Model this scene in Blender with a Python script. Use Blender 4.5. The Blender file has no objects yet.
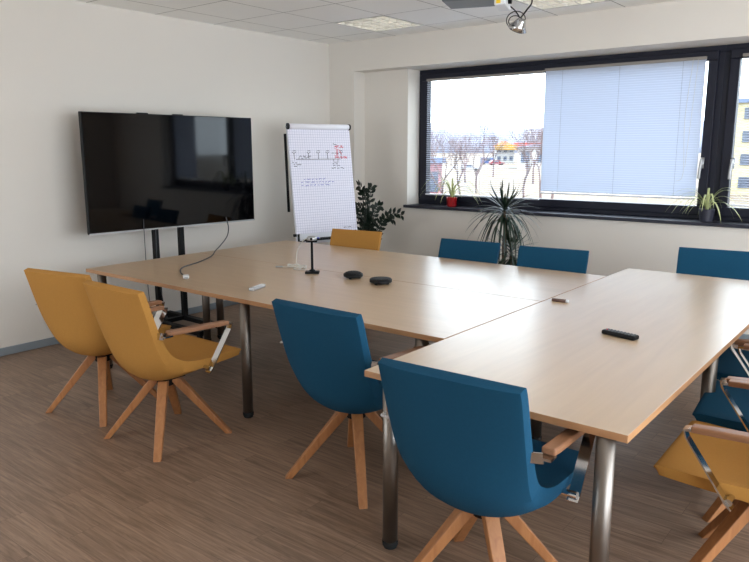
import bpy, bmesh, math, random
from mathutils import Vector, Matrix
random.seed(7)
SC = bpy.context.scene
COL = SC.collection
PI = math.pi

# ------------------------------------------------------------------ camera
cam_d = bpy.data.cameras.new('camera'); cam = bpy.data.objects.new('camera', cam_d); COL.objects.link(cam)
FW = Vector((-0.61114375, 0.76942894, -0.18569443)); RT = Vector((0.78319387, 0.62177633, -0.0012458)); UP = Vector((-0.11450185, 0.14619611, 0.98260675))
CAM = Vector((5.43644, -6.03572, 1.55216)); FPX = 697.5
cam.matrix_world = Matrix(((RT.x, UP.x, -FW.x, CAM.x), (RT.y, UP.y, -FW.y, CAM.y), (RT.z, UP.z, -FW.z, CAM.z), (0, 0, 0, 1)))
cam_d.sensor_fit = 'HORIZONTAL'; cam_d.sensor_width = 36; cam_d.lens = FPX / 749 * 36
cam_d.clip_start = .05; cam_d.clip_end = 5000
SC.camera = cam

# ------------------------------------------------------------------ world, sun, lights, exposure
world = bpy.data.worlds.new('sky'); SC.world = world; world.use_nodes = True
bg = world.node_tree.nodes['Background']
bg.inputs['Color'].default_value = (.80, .90, 1.0, 1); bg.inputs['Strength'].default_value = 5.0
sd = bpy.data.lights.new('sun', 'SUN'); sun = bpy.data.objects.new('sun', sd); COL.objects.link(sun)
sd.energy = 9.0; sd.angle = .02; sd.color = (1, .93, .82)
sun.rotation_euler = (math.radians(23), 0, math.radians(72))            # high, from the end with the added side opening
def area(name, loc, rot, sx, sy, power, color, portal=False):
    d = bpy.data.lights.new(name, 'AREA'); o = bpy.data.objects.new(name, d); COL.objects.link(o)
    d.shape = 'RECTANGLE'; d.size = sx; d.size_y = sy; d.energy = power; d.color = color
    o.location = loc; o.rotation_euler = rot
    if portal: d.cycles.is_portal = True
    return o
area('window_daylight_portal', (3.4, .52, 1.68), (math.radians(-90), 0, 0), 4.9, 1.45, 1, (1, 1, 1), True)
area('added_side_opening_portal', (7.72, -3.9, 1.35), (math.radians(90), 0, math.radians(90)), 5.0, 2.3, 1, (1, 1, 1), True)  # sky light through the unseen opening added in the right wall
area('added_front_opening_portal', (1.2, -7.92, 1.65), (math.radians(90), 0, 0), 1.9, 1.5, 1, (1, 1, 1), True)  # sky light through the added opening behind the camera
SC.view_settings.view_transform = 'Standard'; SC.view_settings.look = 'None'
SC.view_settings.exposure = 0.85; SC.view_settings.gamma = 1.0; SC.view_settings.use_curve_mapping = False

# ------------------------------------------------------------------ material helpers
def nodes(m): return m.node_tree.nodes, m.node_tree.links
def lin(c):
    return tuple((x / 12.92 if x <= .04045 else ((x + .055) / 1.055) ** 2.4) for x in c)
def mat(name, col, rough=.5, metal=0, spec=.5, noise=None, bump=None, sheen=0):
    """col is sRGB 0..1; noise=(scale, amount) varies the value, bump=(scale, strength)"""
    m = bpy.data.materials.new(name); m.use_nodes = True; N, L = nodes(m)
    b = N['Principled BSDF']; c = lin(col)
    b.inputs['Base Color'].default_value = (*c, 1); b.inputs['Roughness'].default_value = rough
    b.inputs['Metallic'].default_value = metal; b.inputs['Specular IOR Level'].default_value = spec
    if sheen: b.inputs['Sheen Weight'].default_value = sheen
    tc = N.new('ShaderNodeTexCoord')
    if noise:
        n = N.new('ShaderNodeTexNoise'); n.inputs['Scale'].default_value = noise[0]; n.inputs['Detail'].default_value = 4
        L.new(tc.outputs['Object'], n.inputs['Vector'])
        r = N.new('ShaderNodeMapRange'); r.inputs['To Min'].default_value = 1 - noise[1]; r.inputs['To Max'].default_value = 1 + noise[1]
        L.new(n.outputs['Fac'], r.inputs['Value'])
        x = N.new('ShaderNodeVectorMath'); x.operation = 'SCALE'; x.inputs[0].default_value = c
        L.new(r.outputs[0], x.inputs['Scale']); L.new(x.outputs[0], b.inputs['Base Color'])
    if bump:
        n = N.new('ShaderNodeTexNoise'); n.inputs['Scale'].default_value = bump[0]; n.inputs['Detail'].default_value = 3
        L.new(tc.outputs['Object'], n.inputs['Vector'])
        bp = N.new('ShaderNodeBump'); bp.inputs['Strength'].default_value = bump[1]; bp.inputs['Distance'].default_value = .002
        L.new(n.outputs['Fac'], bp.inputs['Height']); L.new(bp.outputs[0], b.inputs['Normal'])
    return m
def wood(name, c1, c2, rough, scale=(3, 40, 40), dist=1.2, spec=.5, mix=.5):
    m = bpy.data.materials.new(name); m.use_nodes = True; N, L = nodes(m); b = N['Principled BSDF']
    tc = N.new('ShaderNodeTexCoord'); mp = N.new('ShaderNodeMapping'); mp.inputs['Scale'].default_value = scale
    L.new(tc.outputs['Object'], mp.inputs['Vector'])
    n = N.new('ShaderNodeTexNoise'); n.inputs['Scale'].default_value = 1; n.inputs['Detail'].default_value = 6; n.inputs['Distortion'].default_value = dist
    L.new(mp.outputs[0], n.inputs['Vector'])
    r = N.new('ShaderNodeValToRGB'); r.color_ramp.elements[0].position = .3; r.color_ramp.elements[1].position = .7
    r.color_ramp.elements[0].color = (*lin(c1), 1); r.color_ramp.elements[1].color = (*lin(c2), 1)
    L.new(n.outputs['Fac'], r.inputs['Fac']); L.new(r.outputs[0], b.inputs['Base Color'])
    b.inputs['Roughness'].default_value = rough; b.inputs['Specular IOR Level'].default_value = spec * (1.2 if 'laminate' in name else 1)
    return m

M = {}
M['wall'] = mat('white_wall_paint', (.87, .84, .80), .9, noise=(3, .015), bump=(60, .15))
M['ceil_frame'] = mat('ceiling_grid_white', (.80, .79, .77), .7)
M['wood_leg'] = wood('oiled_beech', (.58, .37, .21), (.67, .45, .27), .45, (30, 30, 3))
M['wood_arm'] = wood('oiled_beech_arm', (.50, .34, .235), (.58, .41, .29), .45, (30, 3, 30))
M['laminate'] = wood('maple_laminate', (.72, .61, .49), (.755, .645, .525), .30, (1.0, 14, 14), 1.5)
M['laminate_y'] = wood('maple_laminate_lengthwise', (.72, .62, .51), (.755, .655, .54), .30, (14, 1.0, 14), 1.5)
M['edge'] = wood('laminate_edge_band', (.66, .48, .33), (.72, .54, .38), .45, (4, 4, 30))
M['steel'] = mat('brushed_steel', (.52, .49, .46), .40, 1.0)
M['chrome'] = mat('polished_chrome', (.80, .80, .80), .10, 1.0)
M['black'] = mat('black_plastic', (.035, .035, .045), .5, spec=.25)
M['black_metal'] = mat('black_powder_coat', (.03, .03, .035), .55, spec=.25, bump=(300, .1))
M['rubber'] = mat('black_rubber', (.03, .03, .03), .8)
M['screen'] = mat('glossy_black_screen', (.006, .006, .012), .05, spec=.3)
M['silver'] = mat('silver_plastic', (.70, .70, .70), .35, .6)
M['yellow'] = mat('mustard_fabric', (.68, .485, .235), .92, spec=.2, noise=(90, .06), bump=(600, .5))
M['blue'] = mat('petrol_blue_fabric', (.075, .265, .365), .92, spec=.2, noise=(90, .08), bump=(600, .5))
M['frame'] = mat('anthracite_window_frame', (.095, .10, .15), .5, spec=.3, noise=(20, .05))
M['sill'] = mat('dark_window_sill', (.13, .13, .18), .45)
M['paper'] = None
M['white'] = mat('white_plastic', (.88, .88, .88), .4)
M['white_metal'] = mat('white_enamel', (.86, .86, .88), .35)
M['grey_plastic'] = mat('grey_plastic', (.42, .43, .44), .5)
M['baseboard'] = mat('grey_baseboard', (.52, .55, .57), .5)
M['leaf_dark'] = mat('dark_leaf', (.10, .17, .11), .4, noise=(12, .25))
M['leaf_zz'] = mat('glossy_dark_leaf', (.07, .13, .09), .3, noise=(12, .2))
M['leaf_light'] = mat('striped_light_leaf', (.74, .76, .54), .5, noise=(25, .2))
M['trunk'] = mat('plant_trunk', (.36, .29, .22), .85, noise=(40, .2))
M['pot_red'] = mat('red_glazed_pot', (.62, .06, .08), .3)
M['pot_dark'] = mat('anthracite_pot', (.17, .17, .22), .45)
M['pot_white'] = mat('white_ceramic_pot', (.75, .74, .72), .4)
M['soil'] = mat('potting_soil', (.13, .09, .07), .95, noise=(60, .3))
M['cable_grey'] = mat('grey_cable', (.22, .22, .23), .5)
M['cable_white'] = mat('white_cable', (.82, .80, .76), .5)
M['sticker'] = mat('yellow_sticker', (.90, .75, .10), .5)
M['ink_black'] = mat('black_marker_ink', (.10, .09, .12), .8)
M['ink_red'] = mat('red_marker_ink', (.85, .22, .30), .8)
M['ink_blue'] = mat('blue_marker_ink', (.14, .19, .68), .8)
M['headrail'] = mat('beige_grey_headrail', (.55, .52, .49), .5)
M['louvre'] = mat('louvre_aluminium', (.78, .77, .74), .35, .2)
M['tube'] = mat('fluorescent_tube', (.93, .93, .90), .3)
M['tube'].node_tree.nodes['Principled BSDF'].inputs['Emission Color'].default_value = (1, .95, .86, 1); M['tube'].node_tree.nodes['Principled BSDF'].inputs['Emission Strength'].default_value = 3.2

def floor_mat():
    m = bpy.data.materials.new('vinyl_oak_planks'); m.use_nodes = True; N, L = nodes(m); b = N['Principled BSDF']
    tc = N.new('ShaderNodeTexCoord')
    br = N.new('ShaderNodeTexBrick'); br.offset = .37; br.offset_frequency = 2
    br.inputs['Scale'].default_value = 1; br.inputs['Brick Width'].default_value = .95; br.inputs['Row Height'].default_value = .145
    br.inputs['Mortar Size'].default_value = .0007; br.inputs['Bias'].default_value = 0
    br.inputs['Color1'].default_value = (0, 0, 0, 1); br.inputs['Color2'].default_value = (1, 1, 1, 1); br.inputs['Mortar'].default_value = (.3, .3, .3, 1)
    L.new(tc.outputs['Object'], br.inputs['Vector'])
    mp = N.new('ShaderNodeMapping'); mp.inputs['Scale'].default_value = (3.6, 62, 1); L.new(tc.outputs['Object'], mp.inputs['Vector'])
    ad = N.new('ShaderNodeVectorMath'); ad.operation = 'ADD'; L.new(mp.outputs[0], ad.inputs[0])
    sc = N.new('ShaderNodeVectorMath'); sc.operation = 'SCALE'; sc.inputs['Scale'].default_value = 7; L.new(br.outputs['Color'], sc.inputs[0]); L.new(sc.outputs[0], ad.inputs[1])
    n = N.new('ShaderNodeTexNoise'); n.inputs['Scale'].default_value = 1; n.inputs['Detail'].default_value = 8; n.inputs['Roughness'].default_value = .65; n.inputs['Distortion'].default_value = .8
    L.new(ad.outputs[0], n.inputs['Vector'])
    r = N.new('ShaderNodeValToRGB'); e = r.color_ramp.elements
    e[0].position = .32; e[0].color = (*lin((.415, .325, .26)), 1); e[1].position = .72; e[1].color = (*lin((.62, .51, .425)), 1)
    L.new(n.outputs['Fac'], r.inputs['Fac'])
    v = N.new('ShaderNodeMapRange'); v.inputs['To Min'].default_value = .88; v.inputs['To Max'].default_value = 1.10
    L.new(br.outputs['Color'], v.inputs['Value'])
    x = N.new('ShaderNodeVectorMath'); x.operation = 'SCALE'; L.new(r.outputs[0], x.inputs[0]); L.new(v.outputs[0], x.inputs['Scale'])
    mm = N.new('ShaderNodeMix'); mm.data_type = 'RGBA'; mm.inputs['B'].default_value = (*lin((.34, .27, .22)), 1)
    L.new(br.outputs['Fac'], mm.inputs['Factor']); L.new(x.outputs[0], mm.inputs['A']); L.new(mm.outputs['Result'], b.inputs['Base Color'])
    b.inputs['Roughness'].default_value = .42; b.inputs['Specular IOR Level'].default_value = .4
    bp = N.new('ShaderNodeBump'); bp.inputs['Strength'].default_value = .15; bp.inputs['Distance'].default_value = .002
    L.new(n.outputs['Fac'], bp.inputs['Height']); L.new(bp.outputs[0], b.inputs['Normal'])
    return m
M['floor'] = floor_mat()
def grid_mat(name, base, line, dx, dy, ox, oy, w, rough, axes='XY', speck=0):
    m = bpy.data.materials.new(name); m.use_nodes = True; N, L = nodes(m); b = N['Principled BSDF']
    tc = N.new('ShaderNodeTexCoord'); sp = N.new('ShaderNodeSeparateXYZ'); L.new(tc.outputs['Object'], sp.inputs[0])
    def ln(axis, d, o):
        a = N.new('ShaderNodeMath'); a.operation = 'SUBTRACT'; a.inputs[1].default_value = o - d * 100 - d / 2; L.new(sp.outputs[axis], a.inputs[0])
        k = N.new('ShaderNodeMath'); k.operation = 'MODULO'; k.inputs[1].default_value = d; L.new(a.outputs[0], k.inputs[0])
        s = N.new('ShaderNodeMath'); s.operation = 'SUBTRACT'; s.inputs[1].default_value = d / 2; L.new(k.outputs[0], s.inputs[0])
        q = N.new('ShaderNodeMath'); q.operation = 'ABSOLUTE'; L.new(s.outputs[0], q.inputs[0])
        z = N.new('ShaderNodeMath'); z.operation = 'LESS_THAN'; z.inputs[1].default_value = w; L.new(q.outputs[0], z.inputs[0])
        return z
    A = ln(axes[0], dx, ox); B = ln(axes[1], dy, oy)
    mx = N.new('ShaderNodeMath'); mx.operation = 'MAXIMUM'; L.new(A.outputs[0], mx.inputs[0]); L.new(B.outputs[0], mx.inputs[1])
    mm = N.new('ShaderNodeMix'); mm.data_type = 'RGBA'; mm.inputs['A'].default_value = (*lin(base), 1); mm.inputs['B'].default_value = (*lin(line), 1)
    L.new(mx.outputs[0], mm.inputs['Factor'])
    L.new(mm.outputs['Result'], b.inputs['Base Color']); b.inputs['Roughness'].default_value = rough
    if speck:
        n = N.new('ShaderNodeTexNoise'); n.inputs['Scale'].default_value = 150; L.new(tc.outputs['Object'], n.inputs['Vector'])
        bp = N.new('ShaderNodeBump'); bp.inputs['Strength'].default_value = speck; bp.inputs['Distance'].default_value = .002
        L.new(n.outputs['Fac'], bp.inputs['Height']); L.new(bp.outputs[0], b.inputs['Normal'])
    return m
M['ceil'] = grid_mat('ceiling_tiles', (.965, .955, .935), (.62, .60, .57), .59, .635, .335, -.33, .0045, .9, 'XY', .3)
M['paper'] = grid_mat('squared_flipchart_paper', (.90, .89, .93), (.74, .73, .80), .025, .025, 0, 0, .0016, .8, 'XZ')
def glass_mat():
    m = bpy.data.materials.new('window_glass'); m.use_nodes = True; N, L = nodes(m)
    N.remove(N['Principled BSDF']); out = N['Material Output']
    t = N.new('ShaderNodeBsdfTransparent'); g = N.new('ShaderNodeBsdfGlossy'); g.inputs['Roughness'].default_value = .02
    x = N.new('ShaderNodeMixShader'); x.inputs[0].default_value = .05; t.inputs[0].default_value = (.95, .97, .97, 1)
    L.new(t.outputs[0], x.inputs[1]); L.new(g.outputs[0], x.inputs[2]); L.new(x.outputs[0], out.inputs['Surface'])
    return m
M['glass'] = glass_mat()
def slat_mat(name, col, tr):
    m = bpy.data.materials.new(name); m.use_nodes = True; N, L = nodes(m)
    N.remove(N['Principled BSDF']); out = N['Material Output']
    d = N.new('ShaderNodeBsdfDiffuse'); t = N.new('ShaderNodeBsdfTranslucent'); d.inputs[0].default_value = (*lin(col), 1); t.inputs[0].default_value = (*lin(col), 1)
    x = N.new('ShaderNodeMixShader'); x.inputs[0].default_value = tr
    L.new(d.outputs[0], x.inputs[1]); L.new(t.outputs[0], x.inputs[2]); L.new(x.outputs[0], out.inputs['Surface'])
    return m
M['slat'] = slat_mat('white_blind_slats', (.78, .81, .87), .085)

# ------------------------------------------------------------------ mesh helpers
class MB:
    def __init__(s): s.bm = bmesh.new()
    def box(s, c, d, rot=None):
        m = Matrix.Translation(Vector(c)) @ (rot.to_4x4() if rot is not None else Matrix()) @ Matrix.Diagonal((d[0], d[1], d[2], 1))
        bmesh.ops.create_cube(s.bm, size=1, matrix=m); return s
    def b2(s, x0, x1, y0, y1, z0, z1): return s.box(((x0 + x1) / 2, (y0 + y1) / 2, (z0 + z1) / 2), (x1 - x0, y1 - y0, z1 - z0))
    def rings(s, R, cap=True, closed=True):
        vs = [[s.bm.verts.new(p) for p in r] for r in R]; n = len(R[0])
        for a, b in zip(vs, vs[1:]):
            for i in range(n if closed else n - 1):
                j = (i + 1) % n; s.bm.faces.new((a[i], a[j], b[j], b[i]))
        if cap:
            s.bm.faces.new(list(reversed(vs[0]))); s.bm.faces.new(vs[-1])
        return s
    def tube(s, pts, r, n=10, cap=True):
        pts = [Vector(p) for p in pts]; R = []; prev = None
        rr = r if isinstance(r, (list, tuple)) else [r] * len(pts)
        for i, p in enumerate(pts):
            t = (pts[min(i + 1, len(pts) - 1)] - pts[max(i - 1, 0)]).normalized()
            if prev is None:
                a = Vector((0, 0, 1)) if abs(t.z) < .9 else Vector((1, 0, 0)); u = t.cross(a).normalized()
            else: u = (prev - t * prev.dot(t)).normalized()
            prev = u; v = t.cross(u)
            R.append([p + (u * math.cos(2 * PI * k / n) + v * math.sin(2 * PI * k / n)) * rr[i] for k in range(n)])
        return s.rings(R, cap)
    def lathe(s, prof, c=(0, 0, 0), n=24, rot=None):
        c = Vector(c); R = []
        for r, z in prof:
            ring = [Vector((max(r, 1e-4) * math.cos(2 * PI * k / n), max(r, 1e-4) * math.sin(2 * PI * k / n), z)) for k in range(n)]
            R.append([c + (rot @ q if rot is not None else q) for q in ring])
        return s.rings(R)
    def bar(s, a, b, w, t, side, w2=None, t2=None):
        """rectangular bar a->b, w wide along 'side', t thick"""
        a = Vector(a); b = Vector(b); d = (b - a).normalized(); sv = Vector(side); sv = (sv - d * sv.dot(d)).normalized(); nv = d.cross(sv)
        w2 = w2 or w; t2 = t2 or t; R = []
        for p, ww, tt in ((a, w, t), (b, w2, t2)):
            R.append([p + sv * ww / 2 * i + nv * tt / 2 * j for i, j in ((-1, -1), (1, -1), (1, 1), (-1, 1))])
        return s.rings(R)
    def blade(s, pts, ws, side=None, fold=.25):
        """leaf blade: V folded strip along pts with half widths ws"""
        pts = [Vector(p) for p in pts]; V = []
        for i, p in enumerate(pts):
            t = (pts[min(i + 1, len(pts) - 1)] - pts[max(i - 1, 0)]).normalized()
            sv = Vector(side) if side else t.cross(Vector((0, 0, 1)))
            if sv.length < 1e-3: sv = Vector((1, 0, 0))
            sv.normalize(); nv = sv.cross(t)
            V.append([s.bm.verts.new(q) for q in (p - sv * ws[i] + nv * ws[i] * fold, p, p + sv * ws[i] + nv * ws[i] * fold)])
        for a, b in zip(V, V[1:]):
            for k in (0, 1): s.bm.faces.new((a[k], a[k + 1], b[k + 1], b[k]))
        return s
    def build(s, name, m, parent=None, smooth=False, bevel=0, seg=2, solid=0, sub=0):
        me = bpy.data.meshes.new(name); bmesh.ops.recalc_face_normals(s.bm, faces=s.bm.faces[:]); s.bm.to_mesh(me); s.bm.free()
        o = bpy.data.objects.new(name, me); COL.objects.link(o)
        if isinstance(m, list):
            for k in m: me.materials.append(k)
        else: me.materials.append(m)
        if parent: o.parent = parent
        if smooth:
            for f in me.polygons: f.use_smooth = True
        if solid: k = o.modifiers.new('thickness', 'SOLIDIFY'); k.thickness = solid; k.offset = 0
        if sub: k = o.modifiers.new('smooth', 'SUBSURF'); k.levels = sub; k.render_levels = sub
        if bevel:
            k = o.modifiers.new('bevel', 'BEVEL'); k.width = bevel; k.segments = seg; k.limit_method = 'ANGLE'; k.angle_limit = math.radians(50)
        return o
def tag(o, label=None, cat=None, group=None, kind=None):
    if label: o['label'] = label
    if cat: o['category'] = cat
    if group: o['group'] = group
    if kind: o['kind'] = kind
    return o
def thing(name, label, cat, loc=(0, 0, 0), rz=0, group=None):
    o = bpy.data.objects.new(name, None); COL.objects.link(o); o.location = loc; o.rotation_euler = (0, 0, rz); o.empty_display_size = .1
    return tag(o, label, cat, group)
def struct(mb, name, m, parent=None, **k):
    o = mb.build(name, m, parent, **k)
    if not parent: o['kind'] = 'structure'
    return o
def kids(o): return [c for c in bpy.data.objects if c.parent is o]
def dup(o, label=None, loc=None, rz=None, group=None):
    allk = {}
    for c in bpy.data.objects:
        if c.parent: allk.setdefault(c.parent.name, []).append(c)
    def rec(src, par):
        n = src.copy(); COL.objects.link(n)
        if par: n.parent = par
        for ch in allk.get(src.name, []): rec(ch, n)
        return n
    n = rec(o, None)
    if loc is not None: n.location = loc
    if rz is not None: n.rotation_euler = (0, 0, rz)
    if label: n['label'] = label
    if group: n['group'] = group
    return n
def bez(a, b, c, d, n=14):
    a, b, c, d = map(Vector, (a, b, c, d)); out = []
    for i in range(n + 1):
        t = i / n; out.append(a * (1 - t) ** 3 + b * 3 * t * (1 - t) ** 2 + c * 3 * t * t * (1 - t) + d * t ** 3)
    return out
def smooth_path(P, k=6):
    P = [Vector(p) for p in P]; out = []
    for i in range(len(P) - 1):
        p0 = P[max(i - 1, 0)]; p1 = P[i]; p2 = P[i + 1]; p3 = P[min(i + 2, len(P) - 1)]
        for j in range(k):
            t = j / k; out.append(.5 * ((2 * p1) + (p2 - p0) * t + (2 * p0 - 5 * p1 + 4 * p2 - p3) * t * t + (3 * p1 - p0 - 3 * p2 + p3) * t ** 3))
    out.append(P[-1]); return out

# ------------------------------------------------------------------ room
H = 2.70; RX = 7.6; RY = -7.8; LX = (.93, 2.70); LY0, LY1 = -.96, -.335
struct(MB().b2(-.2, RX + .2, RY - .2, .5, -.1, 0), 'floor', M['floor'])
cb = MB(); cb.b2(-.2, RX + .2, RY - .2, LY0, H, H + .25); cb.b2(-.2, RX + .2, LY1, .5, H, H + .25)      # with two recesses for the lamps
cb.b2(-.2, LX[0], LY0, LY1, H, H + .25); cb.b2(LX[0] + .58, LX[1], LY0, LY1, H, H + .25); cb.b2(LX[1] + .58, RX + .2, LY0, LY1, H, H + .25)
for a in LX: cb.b2(a, a + .58, LY0, LY1, H + .09, H + .25)
struct(cb, 'ceiling', M['ceil'])
struct(MB().b2(-.2, 0, RY, .5, 0, H), 'wall_left', M['wall'])
wf = MB(); wf.b2(0, .3, RY - .2, RY, 0, H).b2(2.1, RX, RY - .2, RY, 0, H).b2(.3, 2.1, RY - .2, RY, 0, .95).b2(.3, 2.1, RY - .2, RY, 2.35, H)      # unseen opening behind the camera, added to let in daylight
struct(wf, 'wall_front', M['wall'])
WX0, WX1, WZ0, WZ1 = .953, 5.80, .955, 2.385
wb = MB()
wb.b2(0, .357, 0, .5, 0, H)                                   # corner pier
wb.b2(.357, RX, 0, .5, WZ1, H)                                # beam over the window
wb.b2(.357, WX0, .184, .5, 0, WZ1)                            # recessed wall left of the window
wb.b2(WX0, WX1, .184, .5, 0, WZ0 - .03)                       # below the window
wb.b2(WX1, RX, .184, .5, 0, WZ1)
struct(wb, 'wall_back', M['wall'])
wr = MB()
wr.b2(RX, RX + .2, RY, -6.3, 0, H); wr.b2(RX, RX + .2, -1.5, .5, 0, H)  # leaves an unseen side opening, added to brighten the room
wr.b2(RX, RX + .2, -6.3, -1.5, 0, .2); wr.b2(RX, RX + .2, -6.3, -1.5, 2.5, H)
struct(wr, 'wall_right', M['wall'])
struct(MB().b2(0, .014, RY, 0, 0, .062), 'baseboard_left', M['baseboard'], bevel=.004)
struct(MB().b2(.014, .357, -.014, 0, 0, .062).b2(.357, .371, -.014, .170, 0, .062).b2(.371, RX, .170, .184, 0, .062), 'baseboard_back', M['baseboard'], bevel=.004)
struct(MB().b2(WX0 - .03, WX1 + .03, .15, .46, WZ0 - .03, WZ0), 'trim_1', M['sill'], bevel=.004)   # window sill

# windows: outer frame, sash with glass, lever handle
def window(name, x0, x1, hx, hinge):
    y0, y1 = .40, .47
    root = bpy.data.objects.new(name, None); COL.objects.link(root); root['kind'] = 'structure'
    f = MB(); fw = .055
    f.b2(x0, x1, y0, y1, WZ0, WZ0 + fw); f.b2(x0, x1, y0, y1, WZ1 - fw, WZ1)
    f.b2(x0, x0 + fw, y0, y1, WZ0 + fw, WZ1 - fw); f.b2(x1 - fw, x1, y0, y1, WZ0 + fw, WZ1 - fw)
    f.build('window_frame', M['frame'], root, bevel=.004)
    s = MB(); a = x0 + .045; b = x1 - .045; z0 = WZ0 + .04; z1 = WZ1 - .04; sw = .075; ys = .372
    s.b2(a, b, ys, .455, z0, z0 + sw); s.b2(a, b, ys, .455, z1 - sw, z1)
    s.b2(a, a + sw, ys, .455, z0 + sw, z1 - sw); s.b2(b - sw, b, ys, .455, z0 + sw, z1 - sw)
    s.build('sash', M['frame'], root, bevel=.006)
    MB().b2(a + sw, b - sw, .41, .416, z0 + sw, z1 - sw).build('glass_pane', M['glass'], root)
    h = MB(); h.b2(hx - .014, hx + .014, ys - .012, ys, 1.39, 1.48)
    h.tube([(hx, ys - .01, 1.45), (hx, ys - .045, 1.45)], .011); h.tube(smooth_path([(hx, ys - .045, 1.468), (hx, ys - .05, 1.44), (hx - .006, ys - .05, 1.37), (hx - .010, ys - .047, 1.305)]), .012)
    h.build('handle', M['silver'], root, smooth=True)
    return root
window('window_1', WX0, 3.99, 3.889, 1)
window('window_2', 3.99, WX1, 4.125, -1)

# venetian blinds hung inside the sashes
def blind(x0, x1, z0, z1, tilt, label, y=.350, depth=.020, pitch=.0205, cord=True):
    t = thing('venetian_blind', label, 'blind', ((x0 + x1) / 2, y, z1), 0, 'venetian blinds on the windows')
    cx = (x0 + x1) / 2; w = x1 - x0; hgt = z1 - z0
    MB().box((0, 0, -.012), (w, .024, .024)).build('headrail', M['headrail'], t, bevel=.002)
    s = MB(); n = int((hgt - .045) / pitch); depth = depth if tilt < .5 else .025
    for i in range(n):
        z = -.034 - i * pitch; ca, sa = math.cos(tilt), math.sin(tilt)
        R = []
        for xx in (-w / 2 + .004, w / 2 - .004):
            R.append([(xx, ca * k * depth / 2, z + sa * k * depth / 2 + (.0022 if k == 0 else 0)) for k in (-1, 0, 1)])
        s.rings(R, cap=False, closed=False)
    s.build('slats', M['slat'], t)
    MB().box((0, 0, -hgt + .007), (w, .022, .014)).build('bottom_rail', M['white_metal'], t, bevel=.002)
    c = MB()
    for k in (-w / 2 + .18, 0, w / 2 - .18):
        for dy in (-.009, .009): c.tube([(k, dy, -.02), (k, dy, -hgt + .01)], .0007, 4)
    c.build('ladder_cord', M['cable_grey'], t)
    if cord:
        MB().tube(smooth_path([(w / 2 - .10, -.016, -.02), (w / 2 - .13, -.02, -.5), (w / 2 - .11, -.02, -.95), (w / 2 - .16, -.02, -1.02)]), .0018, 6).tube([(w / 2 - .06, -.016, -.02), (w / 2 - .10, -.02, -.9)], .0016, 6).build('pull_cord', M['cable_white'], t)
    return t
blind(1.085, 2.425, 1.060, 2.285, .06, 'white venetian blind with open slats showing the street behind it', cord=False)
blind(2.435, 3.862, 1.125, 2.300, 1.12, 'bluish white venetian blind with closed slats left of the window handles')
blind(4.130, 4.95, 1.085, 2.300, .06, 'white venetian blind at the right edge of the photo, right of both handles', cord=False)
blind(4.96, 5.66, 1.085, 2.300, 1.1, 'closed blind of the right window, outside the frame and mirrored in the screen', cord=False)

# ------------------------------------------------------------------ ceiling lamps
def ceiling_lamp(x0, y0, label):
    w, d = .58, .625
    t = thing('ceiling_light', label, 'lamp', (x0 + w / 2, y0 + d / 2, H), 0, 'square louvre ceiling lights')
    f = MB()
    for a in ((-w / 2, -w / 2 + .02, -d / 2, d / 2), (w / 2 - .02, w / 2, -d / 2, d / 2), (-w / 2 + .02, w / 2 - .02, -d / 2, -d / 2 + .02), (-w / 2 + .02, w / 2 - .02, d / 2 - .02, d / 2)):
        f.b2(*a, -.004, .085)
    f.build('frame', M['louvre'], t, bevel=.002)
    l = MB(); n = 5
    for i in range(1, n):
        x = -w / 2 + .02 + (w - .04) * i / n; l.b2(x - .006, x + .006, -d / 2 + .02, d / 2 - .02, -.001, .035)
    for i in range(1, n):
        y = -d / 2 + .02 + (d - .04) * i / n; l.b2(-w / 2 + .02, w / 2 - .02, y - .006, y + .006, 0, .035)
    l.build('louvre', M['louvre'], t)
    MB().b2(-w / 2 + .02, w / 2 - .02, -d / 2 + .02, d / 2 - .02, 0.08, .084).build('reflector', M['white_metal'], t)
    for k in (-.2, -.067, .067, .2): MB().tube([(k, -d / 2 + .03, .055), (k, d / 2 - .03, .055)], .010).build('tube', M['tube'], t, smooth=True)
    return t
ceiling_lamp(LX[0], LY0, 'square louvre ceiling light near the corner above the flipchart')
ceiling_lamp(LX[1], LY0, 'square louvre ceiling light at the top edge, right of the projector')

# ------------------------------------------------------------------ tables
TT = .72; TH = .025
def table(name, label, x0, x1, y0, y1, legs, grain):
    t = thing(name, label, 'table', ((x0 + x1) / 2, (y0 + y1) / 2, 0), 0, 'light maple conference tables')
    cx, cy = (x0 + x1) / 2, (y0 + y1) / 2; hx, hy = (x1 - x0) / 2, (y1 - y0) / 2
    top = MB().box((0, 0, TT - TH / 2), (2 * hx, 2 * hy, TH)).build('tabletop', [grain, M['edge']], t, bevel=.0015)
    for f in top.data.polygons:
        if abs(f.normal.z) < .5: f.material_index = 1
    r = MB(); z1 = TT - TH; ix = .11; iy = .11
    r.b2(-hx + ix, hx - ix, -hy + iy - .012, -hy + iy + .012, z1 - .025, z1); r.b2(-hx + ix, hx - ix, hy - iy - .012, hy - iy + .012, z1 - .025, z1)
    r.b2(-hx + ix - .012, -hx + ix + .012, -hy + iy + .012, hy - iy - .012, z1 - .025, z1); r.b2(hx - ix - .012, hx - ix + .012, -hy + iy + .012, hy - iy - .012, z1 - .025, z1)
    r.build('rail', M['steel'], t)
    for (lx, ly) in legs:
        lg = MB().lathe([(.030, .03), (.030, TT - TH - .002)], (lx - cx, ly - cy, 0), 28).build('leg', M['steel'], t, smooth=False)
        for f in lg.data.polygons: f.use_smooth = abs(f.normal.z) < .5
        MB().lathe([(.020, 0), (.026, .003), (.027, .012), (.031, .014), (.032, .034)], (lx - cx, ly - cy, 0), 24).build('foot_cap', M['rubber'], lg)
    return t
X0, X1 = .783, 3.808; XR = 4.817
YF, YS, YB = -3.481, -2.490, -1.495
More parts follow.
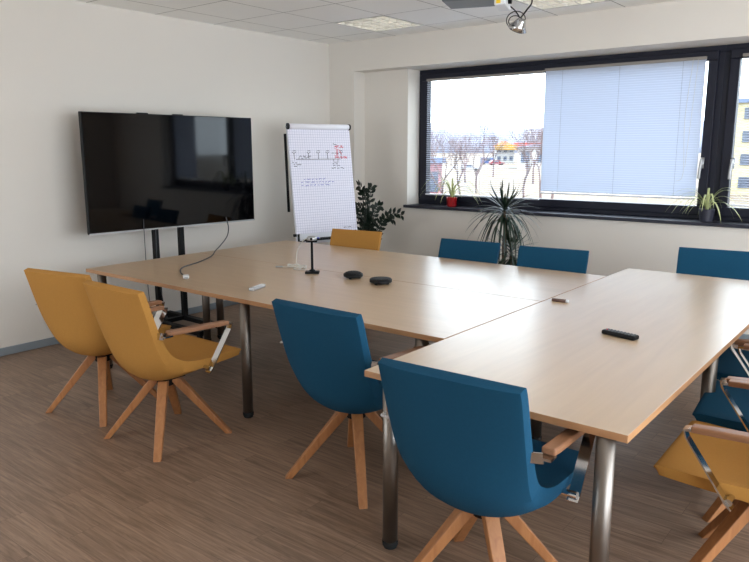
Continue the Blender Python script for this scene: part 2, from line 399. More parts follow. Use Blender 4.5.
table('conference_table', 'light maple table at the front left, beside both mustard chairs', X0, X1 - .003, YF, YS - .0022, [(x, y) for x in (.93, 2.43, 3.66) for y in (YF + .033, YS - .07)], M['laminate'])
table('conference_table', 'light maple table behind the seam, along the row of chairs by the window wall', X0, X1 - .003, YS + .0022, YB, [(x, y) for x in (.93, 2.40, 3.66) for y in (YS + .07, YB - .07)], M['laminate'])
table('conference_table', 'light maple table on the right, running from the nearest blue chair towards the window', X1 + .003, XR, -4.053, -1.094, [(x, y) for x in (X1 + .105, XR - .075) for y in (-4.02, -2.72, -1.17)], M['laminate_y'])

# ------------------------------------------------------------------ chairs
def shell_mesh():
    P = [(.326, .462), (.305, .472), (.21, .464), (.11, .452), (.02, .438), (-.05, .433), (-.105, .447), (-.145, .487), (-.172, .545), (-.195, .625), (-.222, .730), (-.250, .840), (-.262, .884)]
    HW = [.254, .258, .258, .256, .252, .246, .242, .242, .245, .249, .252, .254, .253]
    CU = [0, 0, .006, .016, .034, .052, .060, .052, .036, .020, .010, .004, 0]
    TK = [.036, .050, .056, .060, .072, .084, .090, .084, .072, .060, .053, .049, .046]
    pts = [Vector((0, a, b)) for a, b in P]
    def dense(L, k=3):
        out = []
        for i in range(len(L) - 1):
            p0, p1, p2, p3 = L[max(i - 1, 0)], L[i], L[i + 1], L[min(i + 2, len(L) - 1)]
            for j in range(k):
                t = j / k; out.append(.5 * ((2 * p1) + (p2 - p0) * t + (2 * p0 - 5 * p1 + 4 * p2 - p3) * t * t + (3 * p1 - p0 - 3 * p2 + p3) * t ** 3))
        out.append(L[-1]); return out
    pts = dense(pts); HW = dense(HW); CU = dense(CU); TK = dense(TK)
    mb = MB(); R = []; nu = 16
    for i, p in enumerate(pts):
        t = (pts[min(i + 1, len(pts) - 1)] - pts[max(i - 1, 0)]).normalized()
        n = Vector((0, t.z, -t.y))                      # towards the sitter
        if n.z < 0 and abs(t.y) > .5: n = -n
        if n.y < 0 and abs(t.z) > .5: n = -n
        ring = []
        for k in range(nu + 1):
            u = -1 + 2 * k / nu; ring.append(p + Vector((HW[i] * u, 0, 0)) + n * (CU[i] * u * u))
        for k in range(nu, -1, -1):
            u = -1 + 2 * k / nu; th = TK[i] * (.72 + .28 * (1 - u ** 4)); x = HW[i] * u * (.985)
            ring.append(p + Vector((x, 0, 0)) + n * (CU[i] * u * u - th))
        R.append(ring)
    mb.rings(R); return mb
def make_chair(name, label, fabric):
    t = thing(name, label, 'chair')
    sh = shell_mesh().build('seat_shell', fabric, t, smooth=True, bevel=.006, seg=3)
    hub = MB().box((0, .02, .340), (.13, .13, .012)).lathe([(.045, .295), (.05, .336)], (0, 0, 0), 20)
    hub.build('swivel_plate', M['black_metal'], t, bevel=.003)
    for sx, sy in ((1, 1), (1, -1), (-1, -1), (-1, 1)):
        a = Vector((sx * .035, sy * .035, .336)); b = Vector((sx * .232, sy * .232, .0)); side = Vector((sx, -sy, 0)).normalized()
        # leg cut square to the floor
        mb = MB(); d = Vector((sx, sy, 0)).normalized(); R = []
        for p, wd, th in ((b, .040, .034), (a, .052, .060)):
            R.append([p + side * wd / 2 * i + d * th / 2 * j for i, j in ((-1, -1), (1, -1), (1, 1), (-1, 1))])
        mb.rings(R).build('leg', M['wood_leg'], t, bevel=.004)
    for s in (-1, 1):
        x = s * .287
        arm = MB(); R = []
        for y, z, w, h in ((-.165, .664, .044, .022), (-.12, .660, .046, .024), (.12, .650, .046, .024), (.205, .646, .042, .022)):
            R.append([(x + i * w / 2, y, z + j * h / 2) for i, j in ((-1, -1), (1, -1), (1, 1), (-1, 1))])
        ao = arm.rings(R).build('armrest', M['wood_arm'], t, bevel=.005)
        st = MB(); hw = .020
        st.rings([[(x - hw, y, z), (x + hw, y, z), (x + hw, y + a, z + b), (x - hw, y + a, z + b)] for y, z, a, b in ((.195, .640, 0, .010), (.222, .636, .006, .008), (.214, .612, .007, .003), (.078, .420, .006, -.004), (.062, .405, .004, -.005))])
        st.tube([(x - s * .046, .075, .424), (x + s * .012, .075, .424)], .012, 14)
        st.build('front_strap', M['chrome'], t)
        br = MB(); br.b2(x - .022, x + .022, -.195, -.150, .645, .653)
        br.bar((x - s * .004, -.190, .650), (x - s * .046, -.198, .646), .034, .006, (0, 0, 1))
        br.build('rear_bracket', M['chrome'], t)
    return t
ch_y = make_chair('armchair', 'mustard chair overlapping the other mustard one at the front left of the table', M['yellow'])
ch_b = make_chair('armchair', 'blue chair standing alone in the middle foreground with its back to the viewer', M['blue'])
GY = 'mustard armchairs around the tables'; GB = 'petrol blue armchairs around the tables'
def put(o, x, y, deg, grp, sz=1):
    o.location = (x, y, 0); o.rotation_euler = (0, 0, math.radians(deg)); o.scale = (1, 1, sz); o['group'] = grp; return o
R1 = put(ch_y, 2.285, -3.90, 0, GY)
put(dup(ch_y, 'mustard chair nearest the left wall, half hidden behind the front mustard chair'), 1.61, -3.87, 11, GY)
put(dup(ch_y, 'mustard chair on the far side of the table, in front of the flipchart'), 1.55, -1.62, 187, GY, .967)
put(dup(ch_y, 'mustard chair at the right edge, only its seat, one armrest and legs in the photo'), 5.105, -3.39, 91, GY)
put(ch_b, 3.40, -3.615, 0, GB)
put(dup(ch_b, 'blue chair nearest the viewer, its back covering the near edge of the right table'), 4.335, -4.03, 2, GB)
put(dup(ch_b, 'blue chair left of the spiky floor plant, behind the far table edge'), 2.68, -1.62, 183, GB, .967)
put(dup(ch_b, 'blue chair right of the spiky floor plant, behind the far table edge'), 3.385, -1.62, 186, GB, .967)
put(dup(ch_b, 'blue chair at the far end of the right table, under the dark potted spider plant'), 4.33, -.98, 186, GB, .967)
put(dup(ch_b, 'blue chair at the right edge, between the right table leg and the mustard seat'), 5.06, -2.77, 95, GB)
put(dup(ch_b, 'farthest blue chair along the right side of the right table, mostly cut off'), 4.97, -2.14, 93, GB)

# ------------------------------------------------------------------ television on stand
tv = thing('television', 'large black flat screen television on a black floor stand by the left wall', 'television', (.414, -2.396, 0), 1.50)
W2, H2, zc = .80, .468, 1.367                                       # local x along the screen, -y faces the room
MB().box((0, .0195, zc), (2 * W2, .036, 2 * H2)).build('housing', M['black'], tv, bevel=.004)
MB().box((0, .0005, zc + .003), (2 * W2 - .014, .005, 2 * H2 - .020)).build('screen', M['screen'], tv)
bz = MB(); bz.b2(-W2, W2, -.004, .004, zc - H2 - .002, zc - H2 + .009); 
bz.build('bezel', M['silver'], tv)
MB().box((0, .065, zc), (.95, .055, .50)).build('rear_cover', M['black'], tv, bevel=.01)
std = thing('television_stand', 'black floor stand with two posts carrying the large screen', 'stand', (.285, -2.43, 0), 1.55)
for k in (-.128, .128):
    MB().b2(k - .022, k + .022, -.022, .022, .05, 1.80).build('post', M['black_metal'], std, bevel=.003)
    f = MB(); f.b2(k - .03, k + .03, -.60, .27, .045, .085); f.build('foot', M['black_metal'], std, bevel=.006)
    for yy in (-.56, .23): MB().lathe([(.012, 0), (.024, .004), (.024, .045)], (k, yy, 0), 14).build('caster', M['rubber'], std)
MB().b2(-.098, .098, -.02, .02, .05, .085).build('crossbar', M['black_metal'], std)
for k in (-.21, .13): MB().b2(k - .03, k + .07, -.022, -.002, 1.78, 1.848).build('bracket', M['black_metal'], std, bevel=.003)
# cables
hd = thing('video_cable', 'dark grey video cable drooping from the screen onto the left end of the table', 'cable', (1.66, -3.27, TT))
def rel(P, o): return [Vector(p) - o.location for p in P]
path = smooth_path([(.46, -1.93, .95), (.50, -1.94, .86), (.56, -2.01, .79), (.70, -2.20, .742), (.83, -2.36, .726), (1.04, -2.57, TT + .005), (1.20, -2.81, TT + .005), (1.31, -3.04, TT + .005), (1.49, -3.19, TT + .006), (1.63, -3.25, TT + .010)], 6)
MB().tube(rel(path, hd), .0048, 8).build('lead', M['cable_grey'], hd, smooth=True)
r_ = Matrix.Rotation(math.radians(-35), 3, 'Z')
MB().box((0.0, -.005, .012), (.075, .038, .016), r_).build('plug', M['white'], hd, bevel=.004)
MB().box((.048, -.040, .011), (.030, .026, .010), r_).build('plug_tip', M['silver'], hd, bevel=.002)
for x, y, pts, lb in ((.40, -2.74, [(0, 0, .99), (.0, .0, .60), (-.03, .03, .30), (-.12, .12, .04)], 'thin grey lead hanging from the left half of the screen down to the floor'),
                      (.36, -2.60, [(0, 0, .99), (.02, -.02, .55), (.0, .03, .25), (-.10, .1, .03)], 'second thin grey lead hanging behind the table, nearer the stand posts')):
    o = MB().tube(smooth_path(pts, 8), .0035, 6).build('power_lead', M['cable_grey'], None, smooth=True); o.location = (x, y, 0); tag(o, lb, 'cable')

# ------------------------------------------------------------------ flipchart
fc = thing('flipchart', 'white flipchart easel with squared paper and small marker notes near the corner', 'flipchart', (.817, -.955, 0), 1.27)
B0 = .751; le = .144; tilt = Matrix.Rotation(-le, 3, 'X')            # local -y faces the room; the board leans back
def brd(x, y, z): return tilt @ Vector((x, y, z)) + Vector((0, 0, B0))
def bbox(mb, x0, x1, y0, y1, z0, z1):
    mb.box(brd((x0 + x1) / 2, (y0 + y1) / 2, (z0 + z1) / 2), (x1 - x0, y1 - y0, z1 - z0), tilt); return mb
bbox(MB(), -.35, .35, .010, .028, -.10, 1.05).build('board', M['white_metal'], fc, bevel=.004)
pp = MB().b2(-.345, .345, -.003, .003, 0, 1.0).build('paper_pad', M['paper'], fc); pp.location = brd(0, .004, 0); pp.rotation_euler = (-le, 0, 0)
cl = MB(); cl.tube([brd(-.335, -.002, 1.027), brd(.335, -.002, 1.027)], .026, 16); cl.build('clamp_roll', mat('white_paper_roll', (.93, .92, .94), .8), fc, smooth=True)
for s in (-1, 1): MB().tube([brd(s * .335, -.002, 1.027), brd(s * .350, -.002, 1.027)], .030, 16).build('end_cap', M['black'], fc)
tr = MB(); bbox(tr, -.33, .33, -.085, .01, -.075, -.067); bbox(tr, -.33, .33, -.088, -.082, -.075, -.055); tr.build('pen_tray', M['black'], fc, bevel=.002)
MB().tube([brd(-.352, .005, -.01), brd(-.378, .005, -.01)], .014, 12).build('clamp_knob', M['black'], fc)
for a, b in ((brd(-.30, .03, .5), (-.36, -.12, .0)), (brd(.30, .03, .5), (.36, -.12, .0)), (brd(0, .05, .95), (0, .68, 0))):
    MB().tube([a, b], .013, 12).build('leg', M['black_metal'], fc, smooth=True)
MB().tube([brd(-.362, .03, .96), brd(-.372, .075, .22)], .013, 10).build('side_arm', M['black_metal'], fc, smooth=True)
def strokes(lines, r=.0016):
    mb = MB()
    for L in lines:
        mb.tube([(x - .015, -.0033, z + .058 * (z > .2)) for x, z in L], r, 4)
    return mb
def scrib(x, z, w, h=.011, word=.05):
    out = []; e = x + w
    while x < e:
        n = random.randint(4, 9); L = []
        for i in range(n):
            L.append((x, z + random.uniform(-h / 2, h / 2) * (1.5 if random.random() < .2 else 1))); x += random.uniform(.004, .008)
        out.append(L); x += .010
    return out
bl = [[(-.27, .655), (.23, .655)]]
for x in (-.285, -.125, -.02, .085, .24):
    bl += [[(x, .655), (x + random.uniform(-.004, .004), .715)], [(x - .02, .725), (x, .712), (x + .022, .727)], [(x - .012, .735), (x + .018, .738)]]
bl += scrib(-.23, .685, .10) + scrib(-.24, .667, .11) + scrib(-.31, .625, .05) + scrib(-.30, .605, .05) + scrib(-.295, .59, .04) + scrib(.135, .71, .04) + scrib(.155, .80, .03)
bl += [[(.15, .655), (.15, .625), (.20, .625), (.20, .655)]] + scrib(.135, .608, .07) + scrib(.14, .592, .07) + scrib(.12, .566, .11) + scrib(.20, .035, .10, .006)
d = strokes(bl, .0024).build('black_sketch', M['ink_black'], pp)
rd = []
for z in (.775, .668): rd += scrib(.17, z, .11, .02) + scrib(.18, z + .008, .09, .014)
rd += [[(.17, .76), (.19, .76), (.19, .69), (.165, .69)], [(.205, .755), (.20, .68)], [(.22, .75), (.25, .70)]]
strokes(rd, .0028).build('red_sketch', M['ink_red'], pp)
bu = scrib(-.20, .465, .24) + scrib(-.19, .435, .30) + scrib(-.19, .405, .25) + [[(-.235, .435), (-.215, .436)], [(-.235, .405), (-.215, .405)]]
strokes(bu, .0022).build('blue_writing', M['ink_blue'], pp)
fc_m = Matrix.Translation(fc.location) @ Matrix.Rotation(1.27, 4, 'Z')
def marker(u, v, ang, cap, label):
    p = fc_m @ brd(u, v, -.056)
    t = thing('marker_pen', label, 'pen', p, 1.27 + ang, 'markers in the flipchart tray')
    MB().tube([(-.06, 0, 0), (.03, 0, 0)], .009, 12).build('barrel', M['black'], t, smooth=True)
    MB().tube([(.03, 0, 0), (.068, 0, 0)], .0098, 12).build('cap', cap, t, smooth=True)
marker(-.20, -.045, .05, M['ink_blue'], 'blue capped marker at the left end of the flipchart tray')
marker(-.05, -.035, .02, M['black'], 'black capped marker in the middle of the flipchart tray')
marker(.10, -.05, -.03, M['ink_red'], 'red capped marker at the right end of the flipchart tray')

# ------------------------------------------------------------------ things on the tables
st = thing('desktop_stand', 'slim black stand with a flat foot in the middle of the left tables', 'stand', (2.19, -2.63, TT), .65)
MB().box((0, 0, .008), (.095, .06, .016)).build('base', M['black_metal'], st, bevel=.003)
MB().lathe([(.022, .016), (.020, .024), (.009, .03), (.008, .215)], (0, 0, 0), 16).build('post', M['black_metal'], st, smooth=True)
MB().box((0, 0, .221), (.075, .045, .012)).build('plate', M['black'], st, bevel=.003)
cmr = thing('webcam', 'small grey camera puck on top of the slim black stand', 'camera', (2.19, -2.63, TT + .2275), .65)
MB().lathe([(.028, 0), (.034, .006), (.034, .018), (.026, .028), (.010, .031)], (0, 0, 0), 24).build('body', M['silver'], cmr, smooth=True)
MB().tube([(0, -.030, .012), (0, -.036, .012)], .009, 14).build('lens', M['black'], cmr)
wc = thing('white_cable', 'white cable coiled on the table and rising to the small camera', 'cable', (1.93, -2.56, TT))
cp = [(2.16, -2.61, TT + .235), (2.10, -2.60, TT + .225), (2.02, -2.58, TT + .17), (1.96, -2.55, TT + .08), (1.95, -2.53, TT + .02), (1.97, -2.50, TT + .006)]
for i in range(34):
    a = i * .75; rr = .05 + .012 * math.sin(i * 1.9); cp.append((1.955 + rr * math.cos(a) * 1.5, -2.545 + rr * .75 * math.sin(a), TT + .006 + .016 * abs(math.sin(i * 1.3))))
cp += [(1.98, -2.60, TT + .006), (2.02, -2.61, TT + .006), (2.08, -2.58, TT + .006)]
MB().tube(rel(smooth_path(cp, 4), wc), .003, 6).build('lead', M['cable_white'], wc, smooth=True)
MB().tube(rel([(1.86, -2.59, TT + .007), (1.82, -2.62, TT + .007)], wc), .006, 8).build('plug', M['silver'], wc)
MB().tube(rel([(1.955, -2.545, TT + .006), (1.86, -2.59, TT + .006)], wc), .003, 6).build('plug_lead', M['cable_white'], wc)
def puck(x, y, r, h, label, dome):
    t = thing('conference_microphone', label, 'microphone', (x, y, TT), random.random(), 'round black conference microphones')
    for k in range(3):
        a = k * 2.094 + .4; MB().lathe([(.009, 0), (.010, .008)], (r * .62 * math.cos(a), r * .62 * math.sin(a), 0), 10).build('foot', M['rubber'], t)
    MB().lathe([(r * .80, .008), (r, .014), (r * 1.0, h * .72), (r * .92, h * .86), (r * .86, h * .84)], (0, 0, 0), 36).build('body', M['black'], t, smooth=False, bevel=.001)
    prof = [(r * .86, h * .84), (r * .80, h * (.98 if dome else .88)), (r * .55, h * (1.12 if dome else .90)), (r * .2, h * (1.18 if dome else .90))]
    MB().lathe(prof, (0, 0, 0), 36).build('top_grille', M['rubber'], t, smooth=True)
puck(2.525, -2.595, .064, .040, 'domed black conference puck, left of the two beside the slim stand', True)
puck(2.79, -2.64, .071, .042, 'flat topped black conference puck, right of the two beside the slim stand', False)
pr = thing('presenter', 'slim silver clicker lying near the front edge of the left table', 'clicker', (2.30, -3.23, TT), math.radians(108))
MB().box((0, 0, .010), (.15, .034, .020)).build('body', M['silver'], pr, bevel=.006, seg=3)
MB().box((.01, 0, .0205), (.11, .018, .002)).build('top_plate', M['white'], pr, bevel=.0008)
rm = thing('remote_control', 'black remote control lying on the right table', 'remote', (4.41, -2.965, TT), math.radians(-12))
MB().box((0, 0, .011), (.165, .046, .020)).build('body', M['black'], rm, bevel=.007, seg=3)
k_ = 0
for i in range(9):
    for j in (-1, 0, 1):
        MB().lathe([(.0042, .0205), (.0042, .0228), (.003, .0235)], (-.066 + i * .0165, j * .012, 0), 8).build('button', M['grey_plastic'] if (i + j) % 4 else M['ink_red'] if i == 0 else M['grey_plastic'], rm)
wp = thing('board_marker', 'short brown and white marker lying near the table seam', 'pen', (3.895, -2.445, TT), math.radians(4))
MB().tube([(-.045, 0, .009), (.034, 0, .009)], .009, 12).build('barrel', mat('brown_plastic', (.38, .28, .24), .5), wp, smooth=True)
MB().tube([(.034, 0, .009), (.048, 0, .009)], .0085, 12).build('cap', M['white'], wp, smooth=True)
ws = MB().box((0.006, 0, 0), (.012, .08, .08)).box((.014, 0, 0), (.006, .05, .05)).build('wall_socket', M['white'], None, bevel=.003); ws.location = (0, -2.05, .30); tag(ws, 'white wall socket low on the left wall behind the screen stand', 'socket')

# ------------------------------------------------------------------ projector and its little spotlight
pj = thing('projector', 'grey ceiling projector cut off by the top edge of the photo', 'projector', (2.71, -1.46, 2.575), math.radians(20))
MB().b2(-.20, .17, -.15, .15, 0, .11).build('body', M['grey_plastic'], pj, bevel=.012, seg=3)
v = MB()
for k in range(12): v.b2(-.185 + k * .015, -.178 + k * .015, -.154, -.149, .012, .09)
v.build('vent', M['black'], pj)
MB().b2(.17, .25, -.14, .11, -.045, .075).build('lens_housing', M['white'], pj, bevel=.008)
MB().tube([(.25, -.01, .015), (.272, -.01, .015)], .034, 20).build('lens', M['black'], pj)
MB().b2(.185, .215, -.1425, -.1395, -.035, .0).build('warning_sticker', M['sticker'], pj)
MB().tube([(0, 0, .11), (0, 0, H - 2.575)], .022, 16).build('ceiling_mount', M['white_metal'], pj)
sp = thing('spotlight', 'small silver spotlight with black wire loop hanging under the projector', 'lamp', (2.955, -1.21, 2.46), .3); sp.scale = (1.25, 1.25, 1.1)
rt = Matrix.Rotation(math.radians(25), 3, 'X') @ Matrix.Rotation(math.radians(28), 3, 'Y')
MB().lathe([(.020, .03), (.026, .022), (.040, -.01), (.060, -.04), (.056, -.042), (.030, -.005)], (0, 0, -.01), 24, rt).build('reflector', M['chrome'], sp, smooth=True)
MB().lathe([(.052, -.043), (.050, -.047), (.02, -.05)], (0, 0, -.01), 20, rt).build('lamp_face', M['black'], sp)
w_ = MB()
for rr, ax in ((.055, 'Y'), (.038, 'X')):
    q = Matrix.Rotation(.5, 3, ax)
    w_.tube([q @ Vector((-.03 + rr * math.cos(a * .3), .01, rr * math.sin(a * .3))) for a in range(22)], .003, 6)
w_.build('wire_loop', M['black'], sp)
MB().tube(smooth_path([(0, 0, .02), (.03, .02, .07), (.06, .03, .13), (.03, 0, .20), (-.05, -.04, .22)]), .005, 8).tube(smooth_path([(.0, 0, .02), (-.03, 0, .07), (-.07, -.05, .11)]), .004, 8).build('lead', M['black'], sp, smooth=True)

# ------------------------------------------------------------------ plants
def pot(mb_r, h, parent, m, top=None):
    top = top or mb_r
    MB().lathe([(mb_r * .78, 0), (mb_r * .82, .004), (top, h), (top * .90, h), (top * .86, h * .88)], (0, 0, 0), 28).build('pot', m, parent, smooth=False, bevel=.002)
    MB().lathe([(top * .87, h * .86), (top * .6, h * .90), (.01, h * .91)], (0, 0, 0), 20).build('soil', M['soil'], parent)
def spider(label, loc, r, h, m, n, L, seed, wd):
    random.seed(seed); t = thing('spider_plant', label, 'plant', loc, 0, 'spider plants on the window sill'); pot(r, h, t, m)
    for i in range(n):
        a = 2 * PI * i / n + random.uniform(-.25, .25); l = L * random.uniform(.65, 1.1); up = random.uniform(.4, 1.05)
        dx, dy = math.cos(a), math.sin(a) * (.22 if math.sin(a) > 0 else .7)
        P = bez((dx * .01, dy * .01, h * .9), (dx * l * .15, dy * l * .15, h + l * up * .7), (dx * l * .65, dy * l * .65, h + l * up * .75), (dx * l, dy * l, h + l * (up - .75) * .8), 9)
        MB().blade(P, [wd * q for q in (.6, .9, 1, 1, 1, .95, .85, .7, .45, .08)]).build('leaf', M['leaf_light'], t, smooth=True)
    return t
spider('spider plant in a red pot at the left end of the window sill', (1.475, .265, WZ0), .058, .10, M['pot_red'], 17, .38, 3, .0075)
spider('spider plant in a dark pot on the sill between the two window handles', (3.985, .245, WZ0), .062, .105, M['pot_dark'], 22, .32, 5, .008)

def dracaena():
    random.seed(11)
    t = thing('dracaena', 'tall spiky floor plant with two leaf crowns, between the blue chairs by the window wall', 'plant', (2.45, -.36, 0))
    pot(.14, .24, t, M['pot_white'], .17)
    MB().tube(smooth_path([(.0, 0, .2), (-.01, 0, .5), (-.015, .005, .8), (-.02, .0, 1.0)]), [.018] * 12 + [.013] * 7, 12).build('trunk', M['trunk'], t, smooth=True)
    MB().tube(smooth_path([(.02, .01, .2), (.05, 0, .4), (.06, 0, .60)]), [.014] * 13, 10).build('trunk', M['trunk'], t, smooth=True)
    for (cx, cy, cz, n, L) in ((-.02, 0, .99, 84, .46), (.06, 0, .62, 60, .40)):
        mb = MB()
        for i in range(n):
            f = i / n; a = i * 2.39996; el = 1.35 - 2.5 * f ** .8 + random.uniform(-.12, .12); l = L * random.uniform(.8, 1.1) * (.75 + .5 * f if f < .5 else 1)
            dx, dy = math.cos(a), math.sin(a); ce, se = math.cos(el), math.sin(el)
            droop = l * (.10 + .5 * f)
            p0 = Vector((cx, cy, cz + .05 - .12 * f)); p3 = p0 + Vector((dx * ce * l * (1 - .25 * f), dy * ce * l * (1 - .25 * f) * .85, se * l * .85 - droop * .75))
            out = Vector((dx, dy, .9 - f)).normalized()
            P = bez(p0, p0 + out * l * .35, p0 + (p3 - p0) * .62 + Vector((dx, dy, 0)) * l * .14 + Vector((0, 0, droop * .35)), p3, 7)
            mb.blade(P, [.006, .008, .009, .009, .0085, .007, .0045, .0006])
        mb.build('leaf_crown', M['leaf_dark'], t, smooth=True)
dracaena()
def zz():
    random.seed(4)
    t = thing('floor_plant', 'dark leafy floor plant half hidden behind the right side of the flipchart', 'plant', (.86, -.39, 0))
    pot(.15, .30, t, M['pot_white'], .18)
    stems = [((-.16, .05, 1.17), .1), ((-.02, -.03, 1.12), .1), ((.02, .05, 1.17), -.05), ((.36, -.04, .86), .32), ((.42, .02, .90), .36), ((-.08, -.10, .98), .1), ((.10, .08, .97), .1), ((-.05, .05, .92), .0), ((-.28, -.02, 1.0), .1), ((.02, -.12, .86), .1), ((.12, -.06, .84), .12)]
    for (e, arch) in stems:
        e = Vector(e); P = bez((e.x * .1, e.y * .1, .28), (e.x * .15, e.y * .2, .28 + (e.z - .28) * .5), (e.x * .45, e.y * .5, e.z + arch * .25), e, 14)
        mb = MB(); mb.tube(P, [.008 - .0004 * i for i in range(15)], 8)
        for i in range(4, 15):
            p = Vector(P[i]); tg = (Vector(P[min(i + 1, 14)]) - Vector(P[i - 1])).normalized(); hz = tg.cross(Vector((0, 1, .3))).normalized(); nn = tg.cross(hz)
            for s in (-1, 1):
                l = random.uniform(.055, .075); q = p + hz * s * .004
                dr = (hz * s * .75 + tg * .55 + nn * random.uniform(-.3, .3)).normalized()
                mb.blade([q, q + dr * l * .3, q + dr * l * .65, q + dr * l], [.004, .017, .016, .001], side=(tg - dr * tg.dot(dr)))
        mb.build('frond', M['leaf_zz'], t, smooth=True)
zz()

# ------------------------------------------------------------------ outdoors, one storey below
GZ = -3.0
def gp(px, depth):                                      # ground position in the direction of a photo column, at a true depth
    p = CAM + (FW * depth + RT * ((px - 374.5) / FPX * depth)); return (p.x, p.y)
OM = {}
OM['ground'] = mat('dry_winter_grass', (0.30, 0.265, 0.22), .95, noise=(.08, .25))
OM['road'] = mat('asphalt_road', (0.280, 0.280, 0.291), .9, noise=(.3, .08))
OM['hill'] = mat('hazed_wooded_hill', (0.33, 0.35, 0.41), .95, noise=(.01, .15))  # bluish distance haze is mixed into the base colour
OM['bark'] = mat('bare_tree_bark', (0.33, 0.265, 0.265), .95)
OM['white'] = mat('white_render', (0.55, 0.54, 0.53), .8)
OM['orange'] = mat('orange_roof', (0.60, 0.30, 0.10), .7)
OM['yellow'] = mat('yellow_fascia', (0.55, 0.42, 0.08), .6)
OM['red'] = mat('red_fascia', (0.62, 0.16, 0.10), .6)
OM['pink'] = mat('pink_render', (0.56, 0.39, 0.41), .85)
OM['bluegrey'] = mat('blue_grey_roof', (0.30, 0.35, 0.45), .7)
OM['cream'] = mat('cream_render', (0.60, 0.56, 0.44), .85)
OM['glassy'] = mat('dark_window_glass', (0.20, 0.23, 0.29), .15)
OM['carblue'] = mat('blue_car_paint', (0.112, 0.213, 0.392), .3)
OM['carred'] = mat('red_car_paint', (0.392, 0.056, 0.067), .3)
OM['carwhite'] = mat('white_car_paint', (0.476, 0.476, 0.487), .3)
o = MB().b2(-700, 500, .9, 900, GZ - .2, GZ).build('ground', OM['ground']); o['kind'] = 'structure'
# road running across in front of the shop
ax, ay = gp(300, 180); bx, by = gp(860, 180); d = Vector((bx - ax, by - ay, 0)).normalized(); nrm = Vector((-d.y, d.x, 0))
rb = MB(); c0 = Vector((ax, ay, GZ)) - d * 60; c1 = Vector((bx, by, GZ)) + d * 60
rb.bar(c0 + Vector((0, 0, .01)), c1 + Vector((0, 0, .01)), 9, .04, nrm); ro = rb.build('road', OM['road']); ro['kind'] = 'structure'
# hills
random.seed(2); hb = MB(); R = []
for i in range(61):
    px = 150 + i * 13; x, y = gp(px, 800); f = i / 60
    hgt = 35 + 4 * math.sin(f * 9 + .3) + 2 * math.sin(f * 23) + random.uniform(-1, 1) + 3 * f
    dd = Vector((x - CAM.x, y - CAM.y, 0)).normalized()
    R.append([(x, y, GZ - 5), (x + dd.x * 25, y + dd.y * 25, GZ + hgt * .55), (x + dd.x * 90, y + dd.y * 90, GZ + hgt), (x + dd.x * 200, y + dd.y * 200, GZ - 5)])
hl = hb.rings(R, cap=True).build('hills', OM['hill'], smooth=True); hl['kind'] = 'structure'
def facing(px): return math.atan2(FW.y * 1 + RT.y * ((px - 374.5) / FPX), FW.x + RT.x * ((px - 374.5) / FPX)) - PI / 2
def house(name, label, px, depth, w, dpt, h, wallm, roofm, rows, cols, turn=0, roofh=2.0, extra=None):
    x, y = gp(px, depth); t = thing(name, label, 'building', (x, y, GZ), facing(px) + turn)
    MB().b2(-w / 2, w / 2, 0, dpt, 0, h).build('wall', wallm, t)
    if roofh > .5:
        rb = MB(); e = .4; rb.rings([[(-w / 2 - e, -e, h), (w / 2 + e, -e, h), (w / 2 + e, dpt + e, h), (-w / 2 - e, dpt + e, h)], [(-w * .12, dpt * .4, h + roofh), (w * .12, dpt * .4, h + roofh), (w * .12, dpt * .6, h + roofh), (-w * .12, dpt * .6, h + roofh)]]); rb.build('roof', roofm, t)
    else: MB().b2(-w / 2 - .3, w / 2 + .3, -.3, dpt + .3, h, h + roofh).build('roof', roofm, t)
    for r in range(rows):
        for c in range(cols):
            wx = -w / 2 + w * (c + .5) / cols; wz = h * (r + .55) / rows
            MB().b2(wx - w / cols * .27, wx + w / cols * .27, -.06, .02, wz - h / rows * .25, wz + h / rows * .25).build('window', OM['glassy'], t)
    return t
shop = house('shop_building', 'white shop building with orange hipped roof and yellow and red fascia bands across the road', 501, 240, 6, 7, 5.4, OM['white'], OM['orange'], 2, 3, .15, 1.7)
MB().b2(-3.6, 3.6, -1.8, -.5, 4.3, 6.0).build('yellow_fascia', OM['yellow'], shop)
MB().b2(3.6, 14.0, -1.8, 6, 4.2, 6.6).build('red_canopy', OM['red'], shop)
for k in (4.2, 10.0): MB().b2(k - .3, k + .3, -.9, -.4, 0, 4.6).build('canopy_pillar', OM['red'], shop)
pk = house('kiosk_building', 'pink rendered building with blue grey roof at the left side of the window view', 425, 60, 2.6, 4, 3.4, OM['pink'], OM['bluegrey'], 1, 2, .1, .45)
house('low_building', 'long pale low building behind the trees beyond the shop', 560, 165, 22, 9, 5, OM['white'], OM['bluegrey'], 1, 6, 0, 1.2)
house('apartment_block', 'cream apartment block with rows of windows seen through the right window', 775, 70, 14, 10, 9, OM['cream'], OM['bluegrey'], 4, 6, .05, .4)
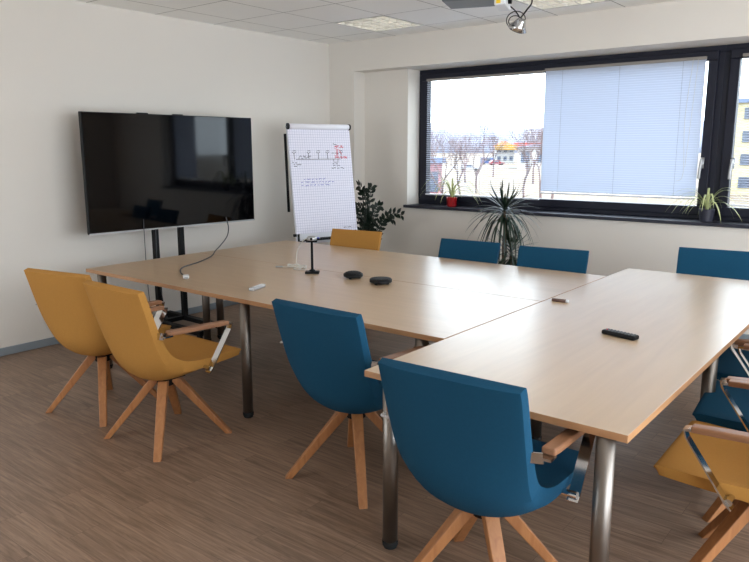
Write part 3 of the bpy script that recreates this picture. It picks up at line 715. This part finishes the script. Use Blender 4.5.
def car(name, label, px, depth, m, turn, van=False):
    x, y = gp(px, depth); t = thing(name, label, 'car', (x, y, GZ + .04), facing(px) + turn)
    L_, W_, h1, h2 = (4.6, 1.8, .95, 2.0) if van else (4.2, 1.7, .80, 1.42)
    prof = [(-L_ / 2, .3), (L_ / 2, .3), (L_ / 2, h1 - .1), (L_ / 2 - (.5 if van else 1.0), h1), (L_ / 2 - (.9 if van else 1.7), h2), (-L_ / 2 + (.1 if van else .7), h2), (-L_ / 2, h1)]
    mb = MB(); mb.rings([[(a, -W_ / 2, b) for a, b in prof], [(a, W_ / 2, b) for a, b in prof]]); mb.build('body', m, t, bevel=.05)
    for s in (-1, 1): MB().b2(-L_ / 2 + .9, L_ / 2 - 1.75, s * W_ / 2 - .02, s * W_ / 2 + .02, h1 + .05, h2 - .12).build('side_window', OM['glassy'], t)
    for a in (-L_ / 2 + .8, L_ / 2 - .8):
        for s in (-1, 1): MB().tube([(a, s * (W_ / 2 - .2), .32), (a, s * (W_ / 2 + .02), .32)], .32, 16).build('wheel', M['rubber'], t)
car('van', 'blue van parked in front of the shop across the road', 485, 215, OM['carblue'], .2, True)
car('car', 'red car parked beside the blue van', 493, 205, OM['carred'], .4)
car('car', 'pale car on the road at the left part of the window view', 467, 150, OM['carwhite'], 0)
def tree(px, depth, h, label, seed, spread=.55):
    random.seed(seed); x, y = gp(px, depth); mb = MB()
    def br(p, d, l, r, lev):
        q = p + d * l; mb.tube([p, (p + q) / 2 + Vector((random.uniform(-1, 1), random.uniform(-1, 1), random.uniform(-.3, .3))) * l * .06, q], [r, r * .8, r * .6], 5 if lev < 2 else 3, cap=False)
        if lev >= 6: return
        for k in range(3 if lev < 4 else 3):
            a = random.uniform(0, 2 * PI); e = random.uniform(.25, .8) * spread * 1.6
            u = d.orthogonal().normalized(); v = d.cross(u); nd = (d * math.cos(e) + (u * math.cos(a) + v * math.sin(a)) * math.sin(e) + Vector((0, 0, .12))).normalized()
            br(p + d * l * random.uniform(.65, 1.0), nd, l * random.uniform(.64, .82), r * .58, lev + 1)
    br(Vector((0, 0, 0)), Vector((0, 0, 1)), h * .30, h * .016, 0)
    o = mb.build('bare_tree', OM['bark']); o.location = (x, y, GZ); tag(o, label, 'tree', 'bare trees outside the window')
for a in ((441, 46, 7.0, 'bare tree nearest the left edge of the window view', 1), (456, 58, 6.8, 'bare tree above the red potted spider plant', 2), (474, 75, 7.6, 'bare tree left of the shop building, in front of the blue van', 3), (521, 62, 7.0, 'bare tree before the red canopy of the shop', 4), (536, 50, 7.6, 'bare tree at the right, partly behind the closed blind', 5), (548, 64, 8.2, 'bare tree mostly behind the closed blind', 6), (463, 98, 9, 'smaller distant bare tree left of the shop', 7), (490, 120, 8.5, 'distant bare tree right in front of the white shop', 8), (529, 95, 9, 'distant bare tree behind the one before the red canopy', 9), (433, 70, 8, 'bare tree beside the pink building', 10)):
    tree(*a)
